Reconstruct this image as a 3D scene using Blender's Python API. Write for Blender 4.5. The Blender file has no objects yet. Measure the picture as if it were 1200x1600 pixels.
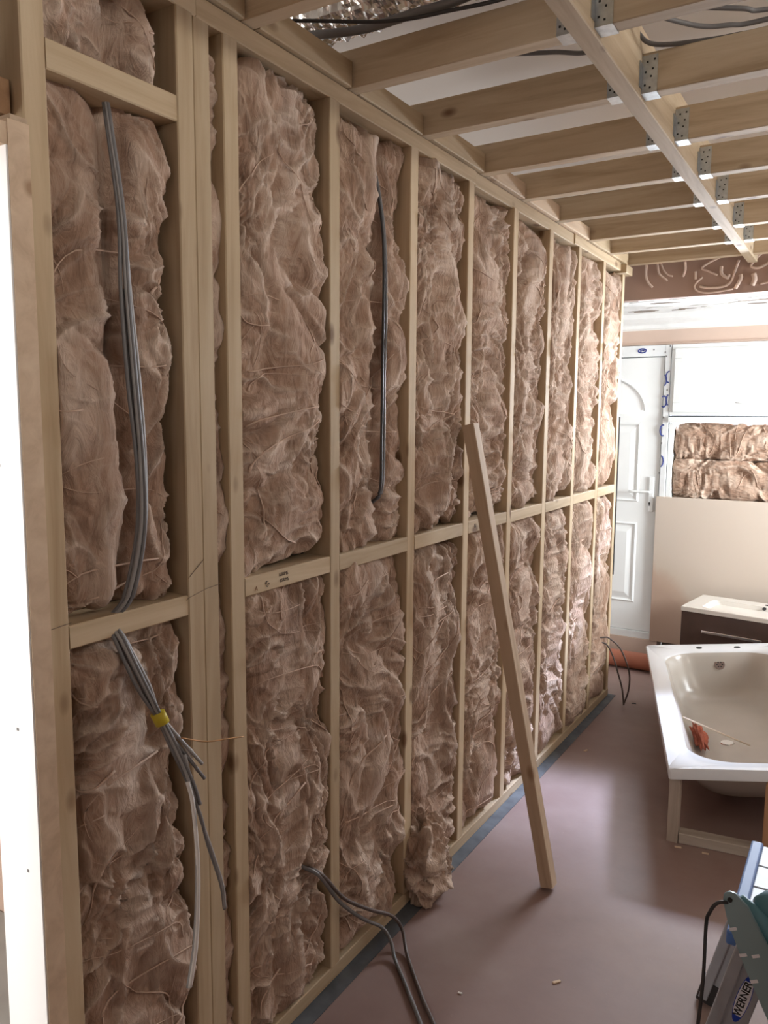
import bpy, bmesh, math, random
import numpy as np
from mathutils import Vector, Matrix, Euler

# ------------------------------------------------------------------ camera, world, lights, exposure
S = bpy.context.scene
COL = S.collection
S.view_settings.view_transform = 'Standard'
S.view_settings.look = 'None'
S.view_settings.gamma = 1.0
S.view_settings.use_curve_mapping = False
S.view_settings.exposure = -0.46
random.seed(4)

def cam_axes(yaw, pitch, roll):
    f = Vector((-math.sin(yaw)*math.cos(pitch), math.cos(yaw)*math.cos(pitch), -math.sin(pitch)))
    r = Vector((math.cos(yaw), math.sin(yaw), 0))
    u = r.cross(f)
    return math.cos(roll)*r + math.sin(roll)*u, math.cos(roll)*u - math.sin(roll)*r, f
cr, cu, cf = cam_axes(.5488, .1192, .007)
cam_data = bpy.data.cameras.new('camera')
cam_data.sensor_width = 36
cam_data.lens = 1233.5*36/1600
cam_data.clip_start = .02
cam = bpy.data.objects.new('camera', cam_data)
M = Matrix(((cr.x, cu.x, -cf.x, 1.2053), (cr.y, cu.y, -cf.y, 0), (cr.z, cu.z, -cf.z, 1.6071), (0, 0, 0, 1)))
cam.matrix_world = M
COL.objects.link(cam)
S.camera = cam

world = bpy.data.worlds.new('overcast_sky')
S.world = world
world.use_nodes = True
bg = world.node_tree.nodes['Background']
bg.inputs[0].default_value = (.96, .985, 1.0, 1)
bg.inputs[1].default_value = 1.66

def area(name, loc, target, sx, sy, power, color, spread=180):
    d = bpy.data.lights.new(name, 'AREA')
    d.shape = 'RECTANGLE'; d.size = sx; d.size_y = sy; d.energy = power; d.color = color
    d.spread = math.radians(spread)
    o = bpy.data.objects.new(name, d)
    o.location = loc
    o.rotation_euler = (Vector(target)-Vector(loc)).to_track_quat('-Z', 'Y').to_euler()
    COL.objects.link(o)
    return o
area('daylight_right_window', (2.62, 4.68, 1.55), (.0, 5.5, 1.5), .9, 1.0, 66, (.92, .97, 1.0), 96)
area('fill_right', (2.62, 2.6, 1.4), (0, 2.6, 1.1), .65, .65, 6, (1.0, .93, .82))  # added fill lamp at the right wall, its small opening is unseen
area('sky_over_far_window', (2.1, 8.0, 4.15), (.5, 4.2, .7), 1.3, .8, 7500, (.60, .71, 1.0))
area('daylight_back_window', (.75, 5.75, 1.95), (.7, 4.3, 1.9), 1.3, .45, 285, (.84, .91, 1.0))
area('fill_front', (1.35, -1.75, 1.75), (.4, 2.2, 1.35), 1.0, .9, .9, (1.0, .90, .74))  # added dim warm fill behind the camera, source unseen
area('fill_ceiling_void', (2.64, 2.2, 2.66), (0, 2.2, 2.72), 4.4, .13, 15, (1.0, .96, .90), 70)  # added lamp in the void to brighten the ceiling, no opening seen there
area('daylight_side_room', (-.55, -1.1, 1.5), (-.03, .8, 1.1), .7, 1.8, 85, (1.0, .98, .95))

# ------------------------------------------------------------------ materials
def new_mat(name):
    m = bpy.data.materials.new(name); m.use_nodes = True
    nt = m.node_tree
    return m, nt, nt.nodes['Principled BSDF'], nt.links.new
def node(nt, t, **kw):
    n = nt.nodes.new(t)
    for k, v in kw.items():
        if hasattr(n, k): setattr(n, k, v)
        else: n.inputs[k].default_value = v
    return n
def ramp(nt, stops):
    n = nt.nodes.new('ShaderNodeValToRGB')
    e = n.color_ramp.elements
    e[0].position, e[0].color = stops[0][0], (*stops[0][1], 1)
    e[1].position, e[1].color = stops[-1][0], (*stops[-1][1], 1)
    for p, c in stops[1:-1]:
        x = e.new(p); x.color = (*c, 1)
    return n

def simple(name, col, rough=.6, metal=0, var=.08, scale=6, bump=0, bscale=40, spec=.5):
    m, nt, b, L = new_mat(name)
    tc = node(nt, 'ShaderNodeTexCoord')
    nz = node(nt, 'ShaderNodeTexNoise', Scale=scale, Detail=5.)
    L(tc.outputs['Object'], nz.inputs['Vector'])
    lo = tuple(c*(1-var) for c in col); hi = tuple(min(1, c*(1+var)) for c in col)
    r = ramp(nt, [(.3, lo), (.7, hi)])
    L(nz.outputs[0], r.inputs[0]); L(r.outputs[0], b.inputs['Base Color'])
    b.inputs['Roughness'].default_value = rough
    b.inputs['Metallic'].default_value = metal
    b.inputs['Specular IOR Level'].default_value = spec
    if bump:
        n2 = node(nt, 'ShaderNodeTexNoise', Scale=bscale, Detail=4.)
        L(tc.outputs['Object'], n2.inputs['Vector'])
        bp = node(nt, 'ShaderNodeBump', Strength=bump, Distance=.004)
        L(n2.outputs[0], bp.inputs['Height']); L(bp.outputs[0], b.inputs['Normal'])
    return m

def wood(name, dark, mid, light, knot=(.17, .09, .045)):
    """sawn softwood; the grain runs along local X of each piece"""
    m, nt, b, L = new_mat(name)
    tc = node(nt, 'ShaderNodeTexCoord'); oi = node(nt, 'ShaderNodeObjectInfo')
    off = node(nt, 'ShaderNodeVectorMath', operation='MULTIPLY_ADD')
    comb = node(nt, 'ShaderNodeCombineXYZ')
    for i in range(3): L(oi.outputs['Random'], comb.inputs[i])
    L(comb.outputs[0], off.inputs[0]); off.inputs[1].default_value = (37, 11, 23)
    L(tc.outputs['Object'], off.inputs[2])
    mp = node(nt, 'ShaderNodeMapping'); mp.inputs['Scale'].default_value = (.7, 9, 9)
    L(off.outputs[0], mp.inputs['Vector'])
    g = node(nt, 'ShaderNodeTexNoise', Scale=2.2, Detail=6., Roughness=.6, Distortion=.6)
    L(mp.outputs[0], g.inputs['Vector'])
    r = ramp(nt, [(.3, dark), (.5, mid), (.72, light)])
    L(g.outputs[0], r.inputs[0])
    mp2 = node(nt, 'ShaderNodeMapping'); mp2.inputs['Scale'].default_value = (4.5, 9, 9)
    L(off.outputs[0], mp2.inputs['Vector'])
    v = node(nt, 'ShaderNodeTexVoronoi', Scale=1.0); v.inputs['Randomness'].default_value = 1
    L(mp2.outputs[0], v.inputs['Vector'])
    kr = ramp(nt, [(.07, (1, 1, 1)), (.11, (.55, .55, .55)), (.16, (0, 0, 0))])
    L(v.outputs['Distance'], kr.inputs[0])
    kc = node(nt, 'ShaderNodeMath', operation='MULTIPLY'); kc.inputs[1].default_value = .85
    L(kr.outputs[0], kc.inputs[0])
    mx = node(nt, 'ShaderNodeMix', data_type='RGBA')
    L(kc.outputs[0], mx.inputs['Factor']); L(r.outputs[0], mx.inputs[6]); mx.inputs[7].default_value = (*knot, 1)
    # every piece of timber has its own tone
    hsv = node(nt, 'ShaderNodeHueSaturation'); mr = node(nt, 'ShaderNodeMapRange')
    mr.inputs['To Min'].default_value = .86; mr.inputs['To Max'].default_value = 1.12
    L(oi.outputs['Random'], mr.inputs['Value']); L(mr.outputs[0], hsv.inputs['Value'])
    L(mx.outputs[2], hsv.inputs['Color']); L(hsv.outputs[0], b.inputs['Base Color'])
    b.inputs['Roughness'].default_value = .7
    b.inputs['Specular IOR Level'].default_value = .25
    bp = node(nt, 'ShaderNodeBump', Strength=.25, Distance=.002)
    L(g.outputs[0], bp.inputs['Height']); L(bp.outputs[0], b.inputs['Normal'])
    return m

PINE = wood('sawn_pine', (.42, .305, .185), (.53, .405, .26), (.61, .49, .335))
JOIST = wood('joist_pine', (.39, .29, .185), (.53, .415, .285), (.62, .515, .375), (.15, .07, .035))
PALE = wood('planed_pine', (.52, .38, .26), (.62, .47, .33), (.69, .54, .39), (.35, .22, .13))
GREY_WOOD = wood('weathered_timber', (.38, .32, .26), (.47, .40, .33), (.55, .48, .41))
RED_WOOD = wood('reddish_timber', (.25, .135, .07), (.33, .19, .10), (.40, .25, .14))
ORANGE_WOOD = wood('orange_timber', (.38, .19, .09), (.46, .25, .13), (.52, .3, .17))

def wool(name, a, bcol, c):
    m, nt, b, L = new_mat(name)
    tc = node(nt, 'ShaderNodeTexCoord')
    n1 = node(nt, 'ShaderNodeTexNoise', Scale=4.5, Detail=4., Distortion=.7)
    L(tc.outputs['Object'], n1.inputs['Vector'])
    mp = node(nt, 'ShaderNodeMapping'); mp.inputs['Scale'].default_value = (1, 1, .38)
    L(tc.outputs['Object'], mp.inputs['Vector'])
    n2 = node(nt, 'ShaderNodeTexNoise', Scale=24., Detail=8., Roughness=.62, Distortion=2.2)
    L(mp.outputs[0], n2.inputs['Vector'])
    mixf = node(nt, 'ShaderNodeMath', operation='MULTIPLY_ADD'); mixf.inputs[1].default_value = .45
    L(n2.outputs[0], mixf.inputs[0])
    hf = node(nt, 'ShaderNodeMath', operation='MULTIPLY'); hf.inputs[1].default_value = .55
    L(n1.outputs[0], hf.inputs[0]); L(hf.outputs[0], mixf.inputs[2])
    r = ramp(nt, [(.34, a), (.5, bcol), (.68, c)])
    L(mixf.outputs[0], r.inputs[0])
    # highlight painted into the colour along fold ridges, as on pale drawn-out fibres
    wa = node(nt, 'ShaderNodeAttribute'); wa.attribute_name = 'ridge_light'
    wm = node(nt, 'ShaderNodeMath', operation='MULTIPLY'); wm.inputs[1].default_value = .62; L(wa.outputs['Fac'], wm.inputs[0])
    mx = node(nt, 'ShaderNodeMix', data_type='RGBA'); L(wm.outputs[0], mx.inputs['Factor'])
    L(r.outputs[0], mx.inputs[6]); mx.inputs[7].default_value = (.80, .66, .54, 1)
    L(mx.outputs[2], b.inputs['Base Color'])
    b.inputs['Roughness'].default_value = 1
    b.inputs['Specular IOR Level'].default_value = .08
    b.inputs['Sheen Weight'].default_value = .25
    b.inputs['Sheen Roughness'].default_value = .6
    b.inputs['Sheen Tint'].default_value = (1, .86, .76, 1)
    bp = node(nt, 'ShaderNodeBump', Strength=1.0, Distance=.013)
    L(n2.outputs[0], bp.inputs['Height']); L(bp.outputs[0], b.inputs['Normal'])
    return m
WOOL = wool('mineral_wool', (.21, .117, .074), (.41, .26, .182), (.63, .475, .365))
FIBRE = simple('wool_fibre', (.58, .42, .325), .9, var=.12, scale=9, spec=.1)

WHITE = simple('white_ceiling_paint', (.80, .77, .73), .8, var=.03, scale=2)
FLAKY = simple('flaky_white_paint', (.86, .86, .84), .8, var=.06, scale=9, bump=.6, bscale=25)
PLASTER = simple('pink_plaster', (.62, .47, .385), .85, var=.06, scale=3)
GREYBOARD = simple('grey_board', (.30, .25, .21), .9, var=.1, scale=3)
BROWN = simple('brown_board', (.36, .245, .20), .75, var=.10, scale=3.5)
ADHESIVE = simple('dried_adhesive', (.66, .52, .44), .9, var=.08, scale=30)
PVC = simple('white_pvc', (.84, .86, .85), .28, var=.015)
FILM = simple('protective_film', (.80, .82, .82), .35, var=.03, scale=30)
BLUEINK = simple('blue_print', (.03, .05, .24), .5)
DARKGAP = simple('dark_seal', (.05, .055, .06), .7)
STEEL = simple('galvanised_steel', (.52, .55, .57), .38, 1.0, var=.14, scale=60)
DARK = simple('dark_hole', (.02, .02, .02), .8)
CABLE_G = simple('grey_cable', (.17, .165, .165), .5)
CABLE_L = simple('light_grey_cable', (.31, .30, .29), .5)
CABLE_W = simple('white_cable', (.66, .62, .58), .5)
CABLE_K = simple('black_cable', (.035, .033, .033), .5)
CABLE_B = simple('brownish_cable', (.10, .075, .065), .5)
COPPER = simple('bare_wire', (.45, .26, .12), .4, .6)
TAPE = simple('yellow_tape', (.62, .49, .03), .5)
CERAMIC = simple('white_ceramic', (.74, .70, .64), .12, var=.02)
ACRYLIC = simple('white_acrylic', (.76, .78, .80), .12, var=.02)
BOWL_SHADED = simple('bath_bowl_shaded', (.50, .455, .40), .2, var=.03)  # bath white darkened, the shade inside and underneath is put into the colour
CABINET = simple('dark_brown_cabinet', (.075, .042, .031), .4, var=.12, scale=12)
CHROME = simple('chrome', (.75, .75, .76), .12, 1.0, var=.02)
TERRA = simple('terracotta', (.37, .125, .07), .6, var=.1)
BLUE = simple('blue_plastic', (.10, .20, .46), .5, var=.05)
ALU = simple('aluminium', (.40, .42, .45), .5, .35, var=.06, scale=20)
TEAL = simple('teal_housing', (.085, .225, .27), .45, var=.08, scale=9)
TEALPALE = simple('pale_teal_plate', (.27, .38, .41), .42, .3, var=.06)
RAG = simple('red_rag', (.42, .12, .07), .95, var=.3, scale=25, bump=1, bscale=60)
STICK = simple('pale_stick', (.66, .55, .42), .7)
DPC = simple('membrane_blue_grey', (.085, .092, .10), .7, var=.35, scale=14)
WHITEPANEL = simple('white_panel', (.86, .86, .85), .7, var=.01)
LABELW = simple('label_white', (.80, .80, .84), .4, var=.01)
LABELB = simple('label_blue', (.012, .055, .42), .4)
PENCIL = simple('pencil', (.10, .075, .06), .8)
CHIP = simple('wood_chip', (.62, .47, .33), .8)
BEIGE = simple('beige_offcut', (.55, .42, .32), .7)
CONCRETE = simple('grey_concrete', (.36, .36, .34), .85, var=.12, scale=5)

def floor_mat():
    m, nt, b, L = new_mat('dusty_reddish_floor')
    tc = node(nt, 'ShaderNodeTexCoord')
    a = node(nt, 'ShaderNodeTexNoise', Scale=1.4, Detail=6., Roughness=.6); L(tc.outputs['Object'], a.inputs['Vector'])
    r = ramp(nt, [(.32, (.19, .112, .094)), (.5, (.245, .16, .138)), (.7, (.31, .228, .2))])
    L(a.outputs[0], r.inputs[0])
    c = node(nt, 'ShaderNodeTexNoise', Scale=30., Detail=6., Roughness=.7); L(tc.outputs['Object'], c.inputs['Vector'])
    r2 = ramp(nt, [(.66, (0, 0, 0)), (.8, (1, 1, 1))]); L(c.outputs[0], r2.inputs[0])
    mm = node(nt, 'ShaderNodeMath', operation='MULTIPLY'); mm.inputs[1].default_value = .35
    L(r2.outputs[0], mm.inputs[0])
    mx = node(nt, 'ShaderNodeMix', data_type='RGBA'); L(mm.outputs[0], mx.inputs['Factor'])
    L(r.outputs[0], mx.inputs[6]); mx.inputs[7].default_value = (.5, .4, .36, 1)
    L(mx.outputs[2], b.inputs['Base Color'])
    rr = ramp(nt, [(.3, (.48,)*3), (.7, (.66,)*3)]); L(a.outputs[0], rr.inputs[0]); L(rr.outputs[0], b.inputs['Roughness'])
    bp = node(nt, 'ShaderNodeBump', Strength=.12, Distance=.003); L(c.outputs[0], bp.inputs['Height']); L(bp.outputs[0], b.inputs['Normal'])
    return m
FLOOR = floor_mat()

def board_mat():
    m, nt, b, L = new_mat('stained_plaster_skim')
    tc = node(nt, 'ShaderNodeTexCoord')
    a = node(nt, 'ShaderNodeTexNoise', Scale=3.2, Detail=4., Distortion=.8); L(tc.outputs['Object'], a.inputs['Vector'])
    sep = node(nt, 'ShaderNodeSeparateXYZ'); L(tc.outputs['Object'], sep.inputs[0])
    # pinker and darker low down and towards the door side
    ax = node(nt, 'ShaderNodeMath', operation='MULTIPLY_ADD'); ax.inputs[1].default_value = .55; L(sep.outputs['X'], ax.inputs[0]); L(sep.outputs['Z'], ax.inputs[2])
    bx = node(nt, 'ShaderNodeMath', operation='MULTIPLY_ADD'); bx.inputs[1].default_value = .45; L(a.outputs[0], bx.inputs[0]); L(ax.outputs[0], bx.inputs[2])
    r = ramp(nt, [(.66, (.50, .355, .27)), (.76, (.53, .39, .30)), (.84, (.58, .485, .395)), (1.0, (.59, .50, .42))])
    L(bx.outputs[0], r.inputs[0]); L(r.outputs[0], b.inputs['Base Color'])
    b.inputs['Roughness'].default_value = .85
    return m
SKIM = board_mat()

def foil_mat():
    m, nt, b, L = new_mat('crinkled_foil')
    b.inputs['Base Color'].default_value = (.72, .70, .67, 1)
    b.inputs['Metallic'].default_value = 1; b.inputs['Roughness'].default_value = .22
    return m
FOIL = foil_mat()
def glass_mat():
    m, nt, b, L = new_mat('window_glass')
    nt.nodes.remove(b)
    out = nt.nodes['Material Output']
    tr = node(nt, 'ShaderNodeBsdfTransparent'); gl = node(nt, 'ShaderNodeBsdfGlossy'); gl.inputs['Roughness'].default_value = .03
    fr = node(nt, 'ShaderNodeFresnel'); fr.inputs['IOR'].default_value = 1.45
    mx = node(nt, 'ShaderNodeMixShader'); L(fr.outputs[0], mx.inputs[0]); L(tr.outputs[0], mx.inputs[1]); L(gl.outputs[0], mx.inputs[2])
    L(mx.outputs[0], out.inputs['Surface'])
    return m
GLASS = glass_mat()

# ------------------------------------------------------------------ helpers
ORIGIN = {}
def empty(name, loc=(0, 0, 0), rot=(0, 0, 0)):
    o = bpy.data.objects.new(name, None); o.empty_display_size = .05
    o.location = loc; o.rotation_euler = rot
    COL.objects.link(o)
    return o
def world_of(o):
    m = Matrix.Translation(o.location) @ o.rotation_euler.to_matrix().to_4x4()
    return (world_of(o.parent) @ m) if o.parent else m
def tag(o, label=None, cat=None, group=None, kind=None):
    if label: o['label'] = label
    if cat: o['category'] = cat
    if group: o['group'] = group
    if kind: o['kind'] = kind
    return o
def link(name, me, mat, parent=None, mw=None):
    """one mesh object; mw is its WORLD matrix"""
    o = bpy.data.objects.new(name, me)
    if mat is not None and len(me.materials) == 0:
        for x in (mat if isinstance(mat, (list, tuple)) else [mat]): me.materials.append(x)
    mw = mw or Matrix.Identity(4)
    if parent is not None:
        o.parent = parent
        mw = world_of(parent).inverted() @ mw
    l, q, s = mw.decompose()
    o.rotation_euler = q.to_euler(); o.location = l
    COL.objects.link(o)
    return o
def smooth(me, on=True):
    for p in me.polygons: p.use_smooth = on
def bm_mesh(name, bm, sm=False):
    bmesh.ops.recalc_face_normals(bm, faces=bm.faces)
    me = bpy.data.meshes.new(name); bm.to_mesh(me); bm.free()
    if sm: smooth(me)
    return me

TCACHE = {}
def timber_mesh(L, w, t, ch=.0025):
    """length along +X from 0, w along Y, t along Z (centred), arrises eased"""
    k = (round(L, 4), round(w, 4), round(t, 4), ch)
    if k in TCACHE: return TCACHE[k]
    a, b = w/2, t/2
    ring = [(-a+ch, -b), (a-ch, -b), (a, -b+ch), (a, b-ch), (a-ch, b), (-a+ch, b), (-a, b-ch), (-a, -b+ch)]
    vs = [(0, y, z) for y, z in ring]+[(L, y, z) for y, z in ring]
    fs = [tuple(range(7, -1, -1)), tuple(range(8, 16))]+[(i, (i+1) % 8, 8+(i+1) % 8, 8+i) for i in range(8)]
    me = bpy.data.meshes.new('timber'); me.from_pydata(vs, [], fs)
    TCACHE[k] = me
    return me
def timber(name, p0, p1, w, t, mat, parent=None, wdir=(0, 1, 0)):
    """w is the size along wdir, t along the third axis; p0 and p1 lie on the centre line"""
    p0, p1 = Vector(p0), Vector(p1)
    x = (p1-p0); L = x.length; x.normalize()
    y = Vector(wdir); y = (y-y.dot(x)*x).normalized(); z = x.cross(y)
    me = timber_mesh(L, w, t)
    m = Matrix(((x.x, y.x, z.x, p0.x), (x.y, y.y, z.y, p0.y), (x.z, y.z, z.z, p0.z), (0, 0, 0, 1)))
    return link(name, me if len(me.materials) == 0 or me.materials[0] == mat else me.copy(), mat, parent, m) if not (len(me.materials) and me.materials[0] != mat) else _timber_other(name, me, mat, parent, m)
def _timber_other(name, me, mat, parent, m):
    me = me.copy(); me.materials.clear()
    return link(name, me, mat, parent, m)
def box_mesh(x0, x1, y0, y1, z0, z1, bev=0):
    bm = bmesh.new()
    bmesh.ops.create_cube(bm, size=1)
    for v in bm.verts:
        v.co = ((x0+x1)/2+v.co.x*(x1-x0), (y0+y1)/2+v.co.y*(y1-y0), (z0+z1)/2+v.co.z*(z1-z0))
    if bev: bmesh.ops.bevel(bm, geom=bm.edges[:], offset=bev, segments=2, affect='EDGES', profile=.5)
    return bm_mesh('box', bm)
def box(name, x0, x1, y0, y1, z0, z1, mat, parent=None, bev=0):
    return link(name, box_mesh(x0, x1, y0, y1, z0, z1, bev), mat, parent)
def prism(name, poly, axis, a0, a1, mat, parent=None, bev=0, mw=None, sm=False):
    """poly: 2D outline in the two other axes (in x,y,z order), extruded along axis"""
    bm = bmesh.new()
    def P(u, v, a):
        return {0: (a, u, v), 1: (u, a, v), 2: (u, v, a)}[axis]
    A = [bm.verts.new(P(u, v, a0)) for u, v in poly]; B = [bm.verts.new(P(u, v, a1)) for u, v in poly]
    n = len(poly)
    bm.faces.new(A); bm.faces.new(B[::-1])
    for i in range(n): bm.faces.new((A[i], A[(i+1) % n], B[(i+1) % n], B[i]))
    if bev: bmesh.ops.bevel(bm, geom=bm.edges[:], offset=bev, segments=2, affect='EDGES')
    return link(name, bm_mesh('prism', bm, sm), mat, parent, mw)
def catmull(pts, n=8):
    P = [Vector(p) for p in pts]
    P = [2*P[0]-P[1]]+P+[2*P[-1]-P[-2]]
    out = []
    for i in range(1, len(P)-2):
        a, b, c, d = P[i-1], P[i], P[i+1], P[i+2]
        for k in range(n):
            t = k/n
            out.append(.5*((2*b)+(c-a)*t+(2*a-5*b+4*c-d)*t*t+(3*b-a-3*c+d)*t**3))
    out.append(P[-2])
    return out
def tube_into(vs, fs, pts, r, seg=8, flat=1.0, r1=None):
    base = len(vs); n = len(pts)
    up = Vector((.31, .17, .93))
    for i, p in enumerate(pts):
        t = (pts[min(i+1, n-1)]-pts[max(i-1, 0)]).normalized()
        a = t.cross(up)
        if a.length < .05: a = t.cross(Vector((1, 0, 0)))
        a.normalize(); b = t.cross(a)
        rr = r if r1 is None else r+(r1-r)*i/(n-1)
        for k in range(seg):
            th = 2*math.pi*k/seg
            vs.append(p+a*(math.cos(th)*rr*flat)+b*(math.sin(th)*rr))
    for i in range(n-1):
        for k in range(seg):
            k2 = (k+1) % seg
            fs.append((base+i*seg+k, base+i*seg+k2, base+(i+1)*seg+k2, base+(i+1)*seg+k))
    fs.append(tuple(base+k for k in range(seg-1, -1, -1)))
    fs.append(tuple(base+(n-1)*seg+k for k in range(seg)))
def tube(name, pts, r, mat, parent=None, seg=8, n=8, flat=1.0, spline=True):
    vs, fs = [], []
    tube_into(vs, fs, catmull(pts, n) if spline else [Vector(p) for p in pts], r, seg, flat)
    me = bpy.data.meshes.new('tube'); me.from_pydata([tuple(v) for v in vs], [], fs); smooth(me)
    return link(name, me, mat, parent)

# numpy gradient noise
_rng = np.random.default_rng(11)
PERM = _rng.permutation(256).astype(np.int32); PERM = np.concatenate([PERM, PERM, PERM])
G3 = _rng.normal(size=(256, 3)); G3 /= np.linalg.norm(G3, axis=1)[:, None]
def perlin(p):
    i = np.floor(p).astype(np.int32); f = p-i; i &= 255
    u = f*f*f*(f*(f*6-15)+10)
    out = 0
    for dx in (0, 1):
        px = PERM[i[:, 0]+dx]; wx = u[:, 0] if dx else 1-u[:, 0]
        for dy in (0, 1):
            py = PERM[px+i[:, 1]+dy]; wy = u[:, 1] if dy else 1-u[:, 1]
            for dz in (0, 1):
                h = PERM[py+i[:, 2]+dz]; wz = u[:, 2] if dz else 1-u[:, 2]
                g = G3[h]
                out = out+wx*wy*wz*(g[:, 0]*(f[:, 0]-dx)+g[:, 1]*(f[:, 1]-dy)+g[:, 2]*(f[:, 2]-dz))
    return out*1.5
def vec_noise(p): return np.stack([perlin(p), perlin(p+31.7), perlin(p+77.3)], 1)

def grid_mesh(name, P, nu, nv, close_u=False):
    vs = P.reshape(-1, 3)
    idx = np.arange(nu*nv).reshape(nv, nu)
    a, b, c, d = idx[:-1, :-1], idx[:-1, 1:], idx[1:, 1:], idx[1:, :-1]
    F = np.stack([a, b, c, d], -1).reshape(-1, 4)
    me = bpy.data.meshes.new(name)
    me.vertices.add(len(vs)); me.vertices.foreach_set('co', vs.astype(np.float32).ravel())
    me.loops.add(F.size); me.loops.foreach_set('vertex_index', F.astype(np.int32).ravel())
    me.polygons.add(len(F)); me.polygons.foreach_set('loop_start', np.arange(0, F.size, 4, dtype=np.int32))
    me.polygons.foreach_set('use_smooth', np.ones(len(F), dtype=bool))
    me.update(calc_edges=True); me.validate()
    return me

def fluff(P, N, seed, amp=1.0, along=2):
    """matted mineral wool: puffs with creases between, drawn-out folds and fine tufts"""
    st = np.ones(3); st[along] = .5
    q = P+seed*7.31
    w = vec_noise(q*2.9)*.20
    w2 = vec_noise(q*9+5)*.040
    qa = (q+w)*st; qb = (q+w+w2)*st; qc = (q+w+w2+vec_noise(q*24)*.012)*st
    m = np.clip(.5+1.1*perlin(q*3.3+61), 0, 1); m = m*m*(3-2*m)
    r1 = (1-np.abs(perlin(qa*10+40)))**11
    r2 = (1-np.abs(perlin(qb*19+71)))**10
    r3 = (1-np.abs(perlin(qc*40+17)))**8
    h = .024*perlin(q*4.5+3)
    h = h+.058*(np.abs(perlin(qa*7.0))**.8-.20)
    h = h+(.014+.018*m)*(np.abs(perlin(qb*18+9))**.75-.25)
    h = h+(.002+.006*m)*(np.abs(perlin(qc*42+19))**.75-.25)
    ridge = .020*r1+(.004+.012*m)*r2+(.002+.004*m)*r3
    ridge_light = np.clip(.75*r1+(.25+.6*m)*r2+.45*m*r3, 0, 1)
    return h*amp, ridge*amp, ridge_light

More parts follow.
